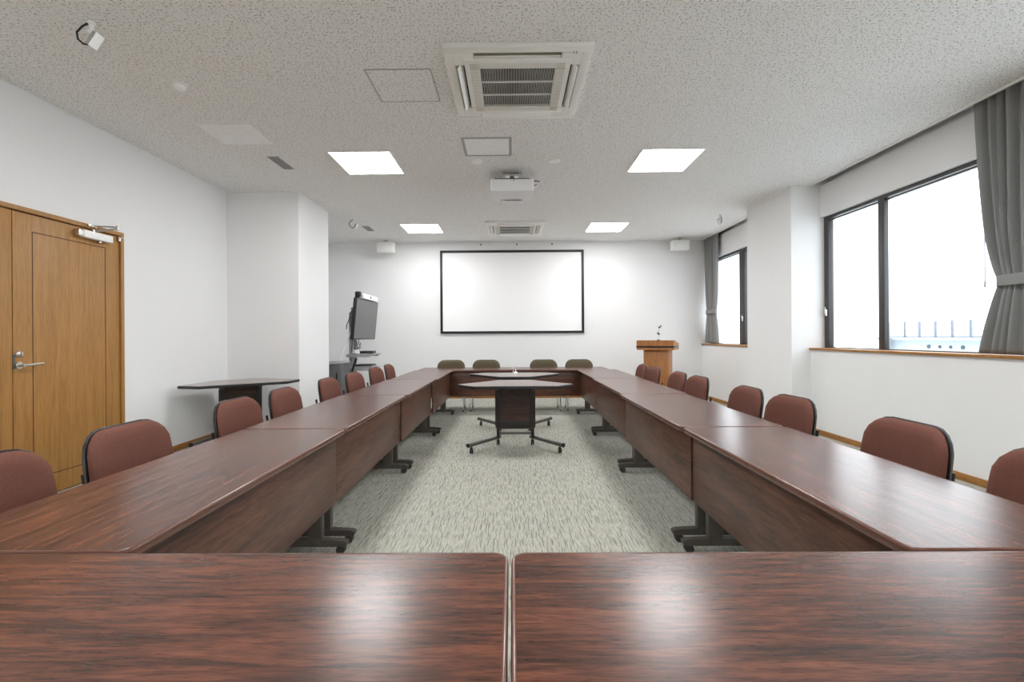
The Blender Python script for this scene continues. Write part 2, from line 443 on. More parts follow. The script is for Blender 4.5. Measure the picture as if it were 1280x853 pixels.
# ------------------------------------------------------------------ windows
def window(name, y0, y1, mull, label, locks, half=.04):
    root = empty(name, (WX, y0, SILL)); struct(root, label, 'window')
    H = HEAD-SILL; Ln = y1-y0
    f = MB()
    f.box(0, .06, 0, Ln, 0, .010, bevel=.002); f.box(0, .06, 0, Ln, H-.035, H, bevel=.003)
    f.box(0, .06, 0, .05, .01, H-.035, bevel=.003); f.box(0, .06, Ln-.08, Ln, .01, H-.035, bevel=.003)
    f.box(.010, .03, .05, Ln-.08, H-.062, H-.045, bevel=.002)
    f.build('window_frame', 'alu_dark', root)
    edges = [.05]
    for (a, b) in mull:
        MB().box(-.004, .04, a-y0, b-y0, .01, H-.035, bevel=.004).box(.04, .055, a-y0+.012, b-y0-.004, .01, H-.035, bevel=.002).build('mullion', 'alu_dark', root)
        edges += [a-y0, b-y0]
    edges.append(Ln-.08)
    for i in range(0, len(edges), 2):
        MB().box(.022, .028, edges[i], edges[i+1], .01, H-.035).build('window_pane', 'glass', root, smooth=False)
    for ly in locks:
        k = MB()
        k.box(-.022, 0, ly-y0-.012, ly-y0+.012, .39, .47, bevel=.004)
        k.cyl((-.03, ly-y0, .43), (-.012, ly-y0, .43), .014)
        k.tube([(-.03, ly-y0, .43), (-.036, ly-y0-.01, .46), (-.04, ly-y0-.025, .50)], .006, 8)
        k.build('crescent_lock', 'chrome', root)
    return root
window('window_1', .9, 5.68, [(1.75, 1.83), (3.28, 3.36), (4.764, 4.843)], 'near dark-framed window with bright daylight', [5.63])
window('window_2', 6.74, YB, [(7.61, 7.787)], 'far dark-framed window beside the pillar', [7.66])

# ------------------------------------------------------------------ doors on the left wall
yJ0, yJ1, ztop = 2.33, 4.19, 2.175
t = .03
fr = MB()
fr.box(XL, XL+.035, yJ1-.035, yJ1, 0, ztop, bevel=.003); fr.box(XL, XL+.035, yJ0, yJ0+.035, 0, ztop, bevel=.003)
fr.box(XL, XL+.035, yJ0+.035, yJ1-.035, ztop-.035, ztop, bevel=.003)
struct(fr.build('trim_9', 'door'), 'oak door frame', 'door frame')
struct(MB().box(XL, XL+.006, yJ0+.035, yJ1-.035, 0, ztop-.035).build('trim_10', 'groove', smooth=False), 'dark reveal behind the door leaves', 'trim')
def door_leaf(name, y0, y1, label):
    z1 = 2.132
    root = empty(name, (XL+.006, y0, .008)); struct(root, label, 'door')
    W = y1-y0; H = z1-.008
    MB().box(0, .016, 0, W, 0, H, bevel=.002).build('door_leaf', 'door', root)
    gy0, gy1, gz0, gz1 = .132, W-.139, .15, 2.0
    g = .0035
    gr = MB()
    for b in ((gy0, gy0+2*g, gz0, gz1), (gy1-2*g, gy1, gz0, gz1), (gy0, gy1, gz0, gz0+2*g), (gy0, gy1, gz1-2*g, gz1)):
        gr.box(.0155, .0166, *b)
    gr.build('groove_line', 'groove', root, smooth=False)
    return root, W, H
d1, W1, H1 = door_leaf('door_1', 3.258, 4.148, 'oak veneer door leaf with lever handle and closer')
d2, W2, H2 = door_leaf('door_2', 2.368, 3.252, 'oak veneer door leaf at the left edge')
# lever, lock, closer, pivot
k = MB(); k.cyl((.016, .035, 1.008), (.026, .035, 1.008), .026); k.cyl((.026, .035, 1.008), (.065, .035, 1.008), .011)
k.tube([(.060, .033, 1.008), (.066, .05, 1.009), (.066, .09, 1.011), (.064, .165, 1.016)], .0085, 10)
k.build('door_handle', 'satin', d1)
k = MB(); k.lathe([(.024, 0), (.024, .008), (.019, .016), (.012, .02)], mat=Matrix.Translation((.016, .035, 1.09)) @ Matrix.Rotation(PI/2, 4, 'Y'))
k.box(.03, .048, .030, .040, 1.075, 1.105, bevel=.003)
k.build('door_lock', 'satin', d1)
MB().box(.0, .018, -.004, .012, .98, 1.09, bevel=.002).build('strike_plate', 'steel', d1)
cl = MB().box(.016, .066, .50, .775, H1-.082, H1-.022, bevel=.004).build('door_closer', 'white', d1)
MB().box(.018, .064, .455, .50, H1-.080, H1-.024, bevel=.006).cyl((.04, .67, H1-.082), (.04, .67, H1-.10), .012).build('closer_cap', 'satin', cl)
a = MB()
a.tube([(.05, .60, H1-.016), (.10, .67, H1+.012), (.14, .74, H1+.038)], .008, 8)
a.tube([(.035, .60, H1+.03), (.09, .67, H1+.042), (.14, .74, H1+.050)], .007, 8)
a.cyl((.14, .74, H1+.022), (.14, .74, H1+.064), .013); a.cyl((.05, .60, H1-.024), (.05, .60, H1-.002), .012)
a.box(.028, .046, .56, .64, H1+.02, H1+.04, bevel=.003)
a.build('closer_arm', 'satin', cl)
MB().box(.016, .04, W1-.03, W1+.028, H1-.012, H1-.004, bevel=.002).cyl((.028, W1-.01, H1-.045), (.028, W1-.01, H1-.012), .011).build('pivot_hinge', 'satin', d1)

# ------------------------------------------------------------------ conference tables
def caster(mb, x, y, r=.026, w=.02, hood=.06):
    for s in (-1, 1):
        mb.cyl((x+s*.002, y, r), (x+s*(.002+w*.75), y, r), r, n=16)
    mb.cyl((x, y, r), (x, y, hood+.012), .008, n=8)
    mb.box(x-.012, x+.012, y-.02, y+.012, r+.012, hood, bevel=.005)

def make_table():
    root = empty('conference_table')
    L, D = 1.496, .598
    out = rrect(L-.008, D-.008, .034, 6)
    inn = rrect(L-.017, D-.017, .030, 6)
    MB().prism(inn, ZT-.024, ZT-.0003).build('tabletop', 'table', root)
    MB().edging(out, ZT-.028, ZT, .004).build('edge_trim', 'edge', root, angle=60)
    MB().box(-.744, .744, .222, .240, .262, ZT-.03, bevel=.004).build('modesty_panel', 'panel', root)
    b = MB(); b.box(-.65, .65, .115, .165, ZT-.075, ZT-.03, bevel=.004)
    for s in (-1, 1):
        b.box(s*.69-.022, s*.69+.022, -.22, .22, ZT-.055, ZT-.028, bevel=.004)
    for x in (-.6, 0, .6): b.box(x-.012, x+.012, .205, .225, ZT-.11, ZT-.03, bevel=.003)
    b.build('under_frame', 'steel', root)
    for s in (-1, 1):
        x = s*.682
        lg = MB().box(x-.022, x+.022, .105, .187, .06, ZT-.05, bevel=.006).box(x-.025, x+.025, .118, .174, .058, .092, bevel=.003).build('leg', 'steel', root)
        f = MB()
        f.prism([(-.26, .045), (.298, .045), (.324, .050), (.327, .068), (.305, .077), (.15, .085), (-.24, .077), (-.262, .062)], x-.021, x+.021,
                mat=Matrix(((0, 0, 1, 0), (1, 0, 0, 0), (0, 1, 0, 0), (0, 0, 0, 1))))
        f.build('foot', 'steel', lg)
        for y in (-.225, .288):
            c = MB(); caster(c, x, y, .024, .02, .05); c.build('caster', 'rubber', lg)
    return root
row_l = [(-1.248, 1.865), (-1.252, 3.365), (-1.238, 4.865), (-1.215, 6.365)]
row_r = [(1.262, 1.865), (1.256, 3.365), (1.28, 4.865), (1.300, 6.365)]
proto = make_table()
tables = []
ordn = ['first', 'second', 'third', 'fourth']
spots = []
spots.append((-.7585, .812, 0, 'brown wood-grain conference table across the front, left of the centre gap'))
spots.append((.7425, .812, 0, 'brown wood-grain conference table across the front, right of the centre gap'))
for i, (x, y) in enumerate(row_l):
    spots.append((x, y, -PI/2, ['dark wood-grain conference table of the left row, nearest, touching the front table',
        'dark wood-grain conference table of the left row, second back from the front table',
        'dark wood-grain conference table of the left row, third back from the front table',
        'dark wood-grain conference table of the left row, farthest, touching the end tables'][i]))
for i, (x, y) in enumerate(row_r):
    spots.append((x, y, PI/2, ['dark wood-grain conference table of the right row, nearest, shining with window light',
        'dark wood-grain conference table of the right row, second back from the front table',
        'dark wood-grain conference table of the right row, third back from the front table',
        'dark wood-grain conference table of the right row, farthest, touching the end tables'][i]))
spots.append((-.735, 7.418, PI, 'dark wood-grain conference table across the far end, left half, below the screen'))
spots.append((.765, 7.418, PI, 'dark wood-grain conference table across the far end, right half, toward the lectern'))
for i, (x, y, r, lab) in enumerate(spots):
    o = proto if i == 0 else copy_tree(proto)
    o.location = (x, y, 0); o.rotation_euler.z = r
    tag(o, lab, 'table', 'conference tables set in a rectangle')

# ------------------------------------------------------------------ trapezoid corner tables
ZK = .705
def make_corner_table():
    root = empty('corner_table')
    poly = [(-.42, 0), (.42, 0), (.60, .20), (.18, .68), (-.18, .68), (-.60, .20)]
    out = round_poly(poly, .02); cx, cy = 0, .3
    inn = [(cx+(x-cx)*.990, cy+(y-cy)*.985) for x, y in out]
    MB().prism(inn, ZK-.026, ZK-.0003).build('tabletop', 'corner_top', root)
    MB().edging(out, ZK-.03, ZK, .003).build('edge_trim', 'edge_black', root, angle=60)
    pan = round_poly([(-.217, .205), (.217, .205), (.217, .645), (-.217, .645)], .035)
    XZ = Matrix(((1, 0, 0, 0), (0, 0, 1, 0), (0, 1, 0, 0), (0, 0, 0, 1)))
    pn = MB().prism(pan, .365, .377, mat=XZ).build('modesty_panel', 'corner_panel', root)
    fb = MB()
    for s in (-1, 1):
        fb.box(s*.178-.022, s*.178+.022, .350, .366, .225, .64, bevel=.004)
    fb.box(-.157, .157, .350, .3655, .222, .292, bevel=.004)
    fb.box(-.01, .01, .348, .366, .622, .634, bevel=.002)
    fb.build('panel_frame', 'edge_black', pn)
    u = MB()
    u.box(-.25, .25, .30, .345, ZK-.06, ZK-.029, bevel=.004); u.box(-.15, .15, .52, .56, ZK-.06, ZK-.029, bevel=.004)
    for s in (-1, 1): u.box(s*.19-.018, s*.19+.018, .28, .58, ZK-.075, ZK-.029, bevel=.004)
    u.build('under_frame', 'steel', root)
    MB().box(-.185, .185, .438, .462, .128, .155, bevel=.004).build('crossbar', 'steel_grey', root)
    for s in (-1, 1):
        lg = MB().box(s*.19-.015, s*.19+.015, .43, .47, .085, ZK-.05, bevel=.005).build('leg', 'edge_black', root)
        a = Vector((s*.178, .52, .088)); b = Vector((s*.485, .105, .088))
        f = MB(); f.cyl(a, b, .021, n=16); f.build('foot', 'steel_grey', lg)
        d = (b-a).normalized()
        for q in (a-d*.006, b):
            e = MB(); e.cyl(q, q+d*.0075, .0225, n=16); e.build('end_cap', 'black', lg)
        for q in (a+d*.02, b-d*.05):
            c = MB(); caster(c, q.x, q.y, .026, .02, .066); c.build('caster', 'black', lg)
    return root
ct = make_corner_table()
u = (.793, .609)
spotc = [(.03, 4.575, 0, 'six-sided wheeled table in the middle of the carpet, the nearer of the pair'),
         (.03, 6.31, PI, 'six-sided wheeled table in the middle of the carpet, behind its twin, before the end tables'),
         (-2.938+.03, 4.996-.03, math.atan2(.609, .793), 'six-sided wheeled table standing against the left wall and pillar')]
for i, (x, y, r, lab) in enumerate(spotc):
    o = ct if i == 0 else copy_tree(ct)
    o.location = (x, y, 0); o.rotation_euler.z = r
    tag(o, lab, 'table', 'six-sided wheeled corner tables')

# ------------------------------------------------------------------ chairs
def pad(mb, W, H, rt, rb, tf, tb, curv, taper, mat, edge=.03, nu=16, nv=12):
    """cushion of width W and height H in local x,z; front is -y; curv bends its sides to -y"""
    hw, hh = W/2, H/2
    def sd(x, z):
        r = rt if z > 0 else rb
        qx = abs(x)-hw+r; qz = abs(z)-hh+r
        return -(math.hypot(max(qx, 0), max(qz, 0))+min(max(qx, qz), 0)-r)
    def halfw(z):
        r = rt if z > 0 else rb
        d = abs(z)-(hh-r)
        return hw if d <= 0 else hw-r+math.sqrt(max(0, r*r-d*d))
    rows_f, rows_b = [], []
    for j in range(nv+1):
        z = hh*math.sin(PI/2*(-1+2*j/nv)); w_ = halfw(z)
        rf, rbk = [], []
        for i in range(nu+1):
            x = w_*math.sin(PI/2*(-1+2*i/nu))
            d = max(0, sd(x, z)); q = min(1, d/edge); f = math.sqrt(max(0, 1-(1-q)**2))
            if i in (0, nu) or j in (0, nv): f = 0
            xs = x*(1-taper*(z/hh+1)/2)
            c = -curv*(x/hw)**2
            rf.append(mb.bm.verts.new(mat @ Vector((xs, c-tf*f, z+hh))))
            rbk.append(rf[-1] if f == 0 else mb.bm.verts.new(mat @ Vector((xs, c+tb*min(1, f*1.2), z+hh))))
        rows_f.append(rf); rows_b.append(rbk)
    def q4(a, b, c, d):
        vs = []
        for v in (a, b, c, d):
            if v not in vs: vs.append(v)
        if len(vs) >= 3:
            try: mb.bm.faces.new(vs)
            except ValueError: pass
    for j in range(nv):
        for i in range(nu):
            q4(rows_f[j][i], rows_f[j][i+1], rows_f[j+1][i+1], rows_f[j+1][i])
            if rows_b[j][i] is rows_f[j][i] and rows_b[j][i+1] is rows_f[j][i+1] and rows_b[j+1][i] is rows_f[j+1][i] and rows_b[j+1][i+1] is rows_f[j+1][i+1]: continue
            q4(rows_b[j][i], rows_b[j+1][i], rows_b[j+1][i+1], rows_b[j][i+1])

def make_chair(name, cushion):
    """faces local -y; origin on the floor under the seat centre"""
    root = empty(name)
    tilt = Matrix.Translation((0, .205, .415)) @ Matrix.Rotation(math.radians(-9), 4, 'X')
    p = MB(); pad(p, .476, .388, .118, .06, .036, .006, .035, .05, tilt, edge=.05)
    p.build('backrest', cushion, root, angle=70)
    s = MB(); pad(s, .488, .402, .122, .065, .005, .012, .035, .05, Matrix.Translation((0, .0075, -.0075)) @ tilt, edge=.012)
    s.build('back_shell', 'black', root, angle=70)
    seatm = Matrix.Translation((0, .215, .425)) @ Matrix.Rotation(math.radians(88), 4, 'X')
    p = MB(); pad(p, .475, .445, .08, .05, .008, .035, 0, .03, Matrix.Translation((0, 0, .0)) @ seatm)
    so = p.build('seat', cushion, root, angle=70)
    q = MB().prism([(x, y) for x, y in rrect(.44, .42, .06, 5, 0, -.005)], .398, .416); q.build('seat_shell', 'black', root)
    legm = 'chrome'
    for sx in (-1, 1):
        x = sx*.222
        for y0, y1, y2, yf in ((-.16, -.185, -.2, -.225), (.12, .15, .165, .215)):
            lg = MB().tube([(x*.88, y0, .392), (x*.97, y1, .386), (x, y2, .36), (x*1.04, yf, .02)], .011, 10).build('leg', 'chrome', root)
            MB().cyl((sx*.231, yf, 0), (sx*.231, yf, .022), .013, n=12).build('glide', 'steel_grey', lg)
        MB().tube([(x*.80, .06, .392), (x*.80, .17, .395), (x*.80, .225, .42), (x*.80, .262, .52), (x*.8, .278, .62)], .009, 8).build('back_support', 'black', root)
    MB().tube([(-.195, -.16, .39), (.195, -.16, .39), (.195, .12, .39), (-.195, .12, .39)], .009, 8, closed=True).build('seat_frame', 'chrome', root)
    return root

def chair_y(backrest_pos): return backrest_pos
bc = make_chair('meeting_chair', 'brown')
L_y = [1.52, 2.14, 2.99, 3.615, 4.485, 5.2, 6.03, 6.7]
R_y = [1.50, 2.12, 2.97, 3.54, 4.465, 5.0, 5.85, 6.38]
lab_L = ['brown padded chair at the left row, cut off by the left edge of the photo',
         'brown padded chair at the left row, in front of the wooden doors',
         'brown padded chair at the left row, in front of the panel of the wall-side table',
         'brown padded chair at the left row, beside the wall-side table right end, before the pillar',
         'brown padded chair at the left row, overlapping the right edge of the left pillar',
         'brown padded chair at the left row, in front of the grey cabinet and display stand',
         'brown padded chair at the left row, second from the far end',
         'brown padded chair at the left row, last at the far end']
lab_R = ['brown padded chair at the right row, cut off by the right edge of the photo',
         'large brown padded chair at the right row, under the near window, fully in view',
         'brown padded chair at the right row, below the left end of the near window sill',
         'brown padded chair at the right row, before the right pillar, nearer of the two there',
         'brown padded chair at the right row, before the right pillar, farther of the two there',
         'brown padded chair at the right row, just right of the lectern foot',
         'brown padded chair at the right row, second from the far end, before the lectern',
         'brown padded chair of the right row, last at the far end']
first = True
jit = random.Random(3)
for side, ys, labs in ((-1, L_y, lab_L), (1, R_y, lab_R)):
    for i, y in enumerate(ys):
        o = bc if first else copy_tree(bc); first = False
        o.location = (side*1.575, y, 0)
        # local -y (front) points to the table
        o.rotation_euler.z = (PI/2 if side < 0 else -PI/2)+math.radians(jit.uniform(-3, 3))
        tag(o, labs[i], 'chair', 'brown chairs along the side tables')
gc = make_chair('meeting_chair', 'olive')
gl = ['olive green padded chair at the far end tables, leftmost of four',
      'olive green padded chair at the far end, second from the left',
      'olive green padded chair at the far end, third from the left',
      'olive green padded chair at the far end tables, rightmost of four']
for i, x in enumerate((-1.03, -.445, .537, 1.126)):
    o = gc if i == 0 else copy_tree(gc)
    o.location = (x, 7.555, 0); o.rotation_euler.z = math.radians((2, -1, 1, -2)[i])
    tag(o, gl[i], 'chair', 'olive chairs at the far end')

# ------------------------------------------------------------------ projection screen on the far wall
ps = empty('projection_screen', (.005, YB, 1.26)); tag(ps, 'wide white projection screen with black border on the far wall', 'screen')
W, H = 2.79, 1.617
f = MB()
b = .046
f.box(-W/2, W/2, -.035, 0, 0, b, bevel=.004); f.box(-W/2, W/2, -.035, 0, H-b, H, bevel=.004)
f.box(-W/2, -W/2+b, -.035, 0, b, H-b, bevel=.004); f.box(W/2-b, W/2, -.035, 0, b, H-b, bevel=.004)
f.build('frame', 'frame_black', ps)
MB().box(-W/2+b, W/2-b, -.016, -.004, b, H-b).build('screen_surface', 'screen', ps, smooth=False)
f = MB(); e = .016
f.box(-W/2+b, W/2-b, -.018, -.0155, b, b+e); f.box(-W/2+b, W/2-b, -.018, -.0155, H-b-e, H-b)
f.box(-W/2+b, -W/2+b+e, -.018, -.0155, b+e, H-b-e); f.box(W/2-b-e, W/2-b, -.018, -.0155, b+e, H-b-e)
f.build('white_margin', 'screen_edge', ps, smooth=False)
hk = None
for x, lab in ((-.597, 'small dark hook on the far wall above the screen, left one'), (.103, 'small dark hook on the far wall above the screen, middle one'), (.787, 'small dark hook on the far wall above the screen, right one')):
    if hk is None:
        hk = MB().cyl((0, 0, 0), (0, -.012, 0), .016, n=12).tube([(0, -.012, 0), (0, -.03, -.002), (0, -.036, .012)], .005, 6).build('wall_hook', 'darkgrey'); o = hk
    else:
        o = hk.copy(); COL.objects.link(o)
    o.location = (x, YB, 2.99); tag(o, lab, 'hook', 'hooks above the screen')

# ------------------------------------------------------------------ ceiling lights
def make_light():
    r = empty('ceiling_light')
    s = .315
    f = MB(); t_ = .016
    f.box(-s, s, -s, -s+t_, -.010, 0, bevel=.002); f.box(-s, s, s-t_, s, -.010, 0, bevel=.002)
    f.box(-s, -s+t_, -s+t_, s-t_, -.010, 0, bevel=.002); f.box(s-t_, s, -s+t_, s-t_, -.010, 0, bevel=.002)
    f.build('frame', 'white', r)
    MB().box(-s+t_, s-t_, -s+t_, s-t_, -.008, -.002).build('diffuser', 'lamp', r, smooth=False)
    return r
ll = make_light()
ls = [(-1.505, 4.815, 'square lit ceiling panel, nearer left one in view'), (1.605, 4.815, 'square lit ceiling panel, nearer right one in view'),
      (-1.505, 7.745, 'square lit ceiling panel, far left one near the screen'), (1.605, 7.745, 'square lit ceiling panel, far right one near the screen'),
      (-1.505, 1.885, 'square lit ceiling panel over the near left tables'), (1.605, 1.885, 'square lit ceiling panel over the near right tables'),
      (-1.505, -1.045, 'square lit ceiling panel behind the viewer, left'), (1.605, -1.045, 'square lit ceiling panel behind the viewer, right')]
for i, (x, y, lab) in enumerate(ls):
    o = ll if i == 0 else copy_tree(ll)
    o.location = (x, y, ZC); tag(o, lab, 'ceiling light', 'square ceiling light panels')

# ------------------------------------------------------------------ cassette air conditioners
def make_ac():
    r = empty('ceiling_air_conditioner')
    h = .475; zb = -.034
    # outer panel: border strips that leave four slots open
    f = MB()
    so, si, sl = .415, .352, .285     # slot outer edge, inner edge, half length
    f.box(-h, h, so, h, zb, 0, bevel=.006); f.box(-h, h, -h, -so, zb, 0, bevel=.006)
    f.box(so, h, -so, so, zb, 0, bevel=.004); f.box(-h, -so, -so, so, zb, 0, bevel=.004)
    for sx in (-1, 1):
        for sy in (-1, 1):
            x0, x1 = sorted((sx*sl, sx*so)); y0, y1 = sorted((sy*si, sy*so))
            f.box(x0, x1, y0, y1, zb, 0)
            x0, x1 = sorted((sx*si, sx*so)); y0, y1 = sorted((sy*sl, sy*si))
            f.box(x0, x1, y0, y1, zb, 0)
    f.build('panel', 'ivory', r)
    MB().box(-so, so, -so, so, -.006, 0).build('duct_recess', 'beige', r, smooth=False)
    # centre intake: rim + slats
    g = MB(); a, c = .352, .255
    g.box(-a, a, c, a, zb-.008, -.01, bevel=.005); g.box(-a, a, -a, -c, zb-.008, -.01, bevel=.005)
    g.box(-a, -c, -c, c, zb-.008, -.01, bevel=.005); g.box(c, a, -c, c, zb-.008, -.01, bevel=.005)
    gr = g.build('intake_rim', 'ivory', r)
    g2 = MB()
    MB().box(-c, c, -c, c, -.018, -.010).build('filter', 'filter', r, smooth=False)
    for k in range(44):
        q = -.31+k*.62/43
        for y0, y1 in ((-.318, -c-.004), (c+.004, .318)):
            g2.box(q-.0012, q+.0012, y0, y1, zb-.0095, zb-.006)
            g2.box(y0, y1, q-.0012, q+.0012, zb-.0095, zb-.006)
    g2.build('rim_ribs', 'beige', gr, smooth=False)
    s = MB(); n = 46
    for k in range(n):
        x = -c+(k+.5)*2*c/n
        s.box(x-.0011, x+.0011, -c, c, zb-.004, -.029)
    for y in (-.085, .085): s.box(-c, c, y-.0035, y+.0035, zb-.0055, -.028)
    s.build('intake_grille', 'ivory', r, smooth=False)
    # blades
    for ang in range(4):
        Mx = Matrix.Rotation(ang*PI/2, 4, 'Z')
        tilt = (38, 55, 22, 55)[ang]
        hw_, off_ = ((.014, .016), (.028, 0), (.028, 0), (.028, 0))[ang]
        b = MB().box(-sl+.004, sl-.004, -hw_, hw_, -.003, .003, bevel=.002, mat=Mx @ Matrix.Translation((0, -.383+off_, zb+.001+off_*.6)) @ Matrix.Rotation(math.radians(tilt), 4, 'X'))
        b.build('louver', 'white', r)
        if ang in (1, 3):
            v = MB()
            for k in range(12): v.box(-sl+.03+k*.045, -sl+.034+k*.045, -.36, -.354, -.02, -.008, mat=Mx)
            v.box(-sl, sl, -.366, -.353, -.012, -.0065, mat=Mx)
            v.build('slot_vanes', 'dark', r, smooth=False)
    m = MB().box(.355, .359, -.425, -.402, zb-.001, zb+.003).box(.372, .377, -.43, -.402, zb-.001, zb+.003)
    m.build('marking', 'darkgrey', r, smooth=False)
    return r
ac = make_ac(); ac.location = (.047, 3.325, ZC)
tag(ac, 'large ivory cassette air conditioner in the near ceiling, above the hatch', 'air conditioner', 'ceiling air conditioners')
ac2 = copy_tree(ac); ac2.location = (.058, 7.765, ZC)
tag(ac2, 'ivory cassette air conditioner in the far ceiling, above the screen', 'air conditioner', 'ceiling air conditioners')

# ------------------------------------------------------------------ ceiling hatches, vents, discs, detector
def outline_hatch(name, x0, x1, y0, y1, line, lw, panel, lab, inset=.0):
    r = empty(name, ((x0+x1)/2, (y0+y1)/2, ZC)); w_, d_ = (x1-x0)/2, (y1-y0)/2
    f = MB(); z = -.004
    f.box(-w_, w_, -d_, -d_+lw, z, 0); f.box(-w_, w_, d_-lw, d_, z, 0); f.box(-w_, -w_+lw, -d_+lw, d_-lw, z, 0); f.box(w_-lw, w_, -d_+lw, d_-lw, z, 0)
    f.build('frame', line, r, smooth=False)
    MB().box(-w_+lw+.001, w_-lw-.001, -d_+lw+.001, d_-lw-.001, z+.001, 0).build('hatch_panel', panel, r, smooth=False)
    tag(r, lab, 'ceiling hatch'); return r
outline_hatch('access_hatch', -1.004, -.546, 3.128, 3.562, 'grey', .007, 'ceiling', 'square flecked access hatch left of the near air conditioner')
outline_hatch('access_hatch', -1.015, -.553, 7.52, 7.98, 'white', .006, 'ceiling', 'faint square access hatch left of the far air conditioner')
outline_hatch('access_hatch', -.464, .007, 4.217, 4.648, 'grey', .026, 'ceil_white', 'pale hatch with metal rim in front of the projector')
outline_hatch('access_hatch', -2.70, -2.25, 3.918, 4.318, 'white', .004, 'ceil_white', 'pale square hatch in the left part of the ceiling')
def make_vent():
    r = empty('ceiling_vent'); w_, d_ = .056, .172
    f = MB(); f.box(-w_, w_, -d_, -d_+.012, -.006, 0); f.box(-w_, w_, d_-.012, d_, -.006, 0); f.box(-w_, -w_+.01, -d_, d_, -.006, 0); f.box(w_-.01, w_, -d_, d_, -.006, 0)
    f.build('frame', 'grey', r)
    MB().box(-w_+.01, w_-.01, -d_+.012, d_-.012, -.002, 0).build('backing', 'dark', r, smooth=False)
    s = MB()
    for k in range(16):
        y = -d_+.022+k*(2*d_-.04)/15.5
        s.box(-w_+.01, w_-.01, y-.004, y+.004, -.006, -.002)
    s.box(-.003, .003, -d_+.012, d_-.012, -.0065, -.002)
    s.build('grille', 'grey', r, smooth=False)
    return r
v1 = make_vent(); v1.location = (-2.416, 4.793, ZC); tag(v1, 'narrow grey vent grille in the ceiling before the left pillar', 'vent', 'narrow ceiling vents')
v2 = copy_tree(v1); v2.location = (-2.423, 7.72, ZC); tag(v2, 'narrow grey vent grille in the far left ceiling', 'vent', 'narrow ceiling vents')
dk = MB().lathe([(.062, 0), (.062, -.004), (.056, -.010), (.03, -.012)], n=32).build('ceiling_disc', 'white')
dk.location = (-.36, 4.80, ZC); tag(dk, 'flat white disc on the ceiling left of the projector', 'ceiling disc', 'white ceiling discs')
d2_ = dk.copy(); COL.objects.link(d2_); d2_.location = (.453, 4.80, ZC); tag(d2_, 'flat white disc on the ceiling right of the projector', 'ceiling disc', 'white ceiling discs')
sd_ = empty('smoke_detector', (-2.39, 3.29, ZC)); tag(sd_, 'small white smoke detector on the left of the ceiling', 'smoke detector')
MB().lathe([(.052, 0), (.052, -.008), (.046, -.012), (.02, -.012)], n=28).build('base', 'ivory', sd_)
MB().lathe([(.036, -.011), (.038, -.022), (.034, -.034), (.020, -.042), (.006, -.044)], n=28).build('sensor_head', 'white', sd_)

# ------------------------------------------------------------------ tilted ceiling sensors
def make_sensor(name):
    r = empty(name)
    MB().lathe([(.020, 0), (.020, -.006), (.012, -.010)], n=20).cyl((0, 0, -.01), (.004, -.004, -.06), .012).cyl((-.012, -.01, -.055), (.022, 0, -.075), .009).build('bracket', 'white', r)
    Mx = Matrix.Translation((.035, -.01, -.115)) @ Euler((0, math.radians(32), math.radians(2))).to_matrix().to_4x4()
    MB().box(-.026, -.002, -.024, .024, -.042, .042, bevel=.004, mat=Mx).build('housing', 'grey', r)
    MB().box(-.002, .008, -.026, .026, -.044, .044, bevel=.003, mat=Mx).build('face_plate', 'white', r)
    MB().tube([(-.02, 0, -.004), (-.05, -.005, -.025), (-.078, -.008, -.06), (-.072, -.008, -.10), (-.04, -.006, -.128), (.008, -.006, -.135)], .0055, 8).build('cable', 'black', r)
    return r
s1 = make_sensor('ceiling_sensor'); s1.location = (-2.43, 2.64, ZC)
tag(s1, 'tilted white ceiling sensor with black cable, upper left corner of the photo', 'sensor', 'tilted ceiling sensors')
s2 = copy_tree(s1); s2.location = (-2.45, 7.12, ZC); tag(s2, 'tilted white ceiling sensor with cable beside the far left vent', 'sensor', 'tilted ceiling sensors')
s3 = copy_tree(s1); s3.location = (3.185, 7.0, ZC); s3.rotation_euler.z = math.radians(-135); tag(s3, 'tilted ceiling sensor near the right pillar and far curtain', 'sensor', 'tilted ceiling sensors')

# ------------------------------------------------------------------ hanging speakers
def make_speaker():
    r = empty('wall_speaker')
    MB().box(-.157, .157, 0, .15, -.232, -.05, bevel=.008).build('cabinet', 'white', r)
    MB().box(-.147, .147, -.005, .001, -.222, -.06, bevel=.004).build('grille', 'ivory', r)
    MB().box(-.03, .03, .05, .11, -.012, 0, bevel=.003).cyl((0, .08, -.055), (0, .08, -.01), .014).box(-.05, .05, .04, .12, -.056, -.046, bevel=.002).build('mount', 'beige', r)
    return r
sp = make_speaker(); sp.location = (-2.378, 8.6, ZC); tag(sp, 'small white speaker hanging left of the screen', 'speaker', 'hanging white speakers')
sp2 = copy_tree(sp); sp2.location = (3.181, 8.6, ZC); tag(sp2, 'small white speaker hanging right of the screen by the curtain', 'speaker', 'hanging white speakers')

# ------------------------------------------------------------------ projector
pj = empty('projector', (.01, 5.0, ZC)); tag(pj, 'light grey projector hanging from the middle of the ceiling', 'projector')
bd = MB()
ol = round_poly([(-.236, .0), (.236, .0), (.236, .25), (.20, .42), (-.20, .42), (-.236, .25)], .02)
bd.prism(ol, -.246, -.119)
bd.build('body', 'projgrey', pj, angle=25)
MB().box(-.2365, -.222, -.004, .08, -.244, -.121, bevel=.003).box(.222, .2365, -.004, .08, -.244, -.121, bevel=.003).build('side_grip', 'white', pj)
MB().box(-.195, .195, .03, .36, -.119, -.098, bevel=.006).build('cover_plate', 'dark', pj)
m = MB()
m.box(-.11, .11, .10, .30, -.012, 0, bevel=.003)
for x in (-.10, -.078, .078, .10): m.box(x-.007, x+.007, .09, .26, -.1, -.008, bevel=.002)
m.box(-.10, .10, .085, .10, -.05, -.03, bevel=.002); m.cyl((0, .2, -.1), (0, .2, -.01), .025)
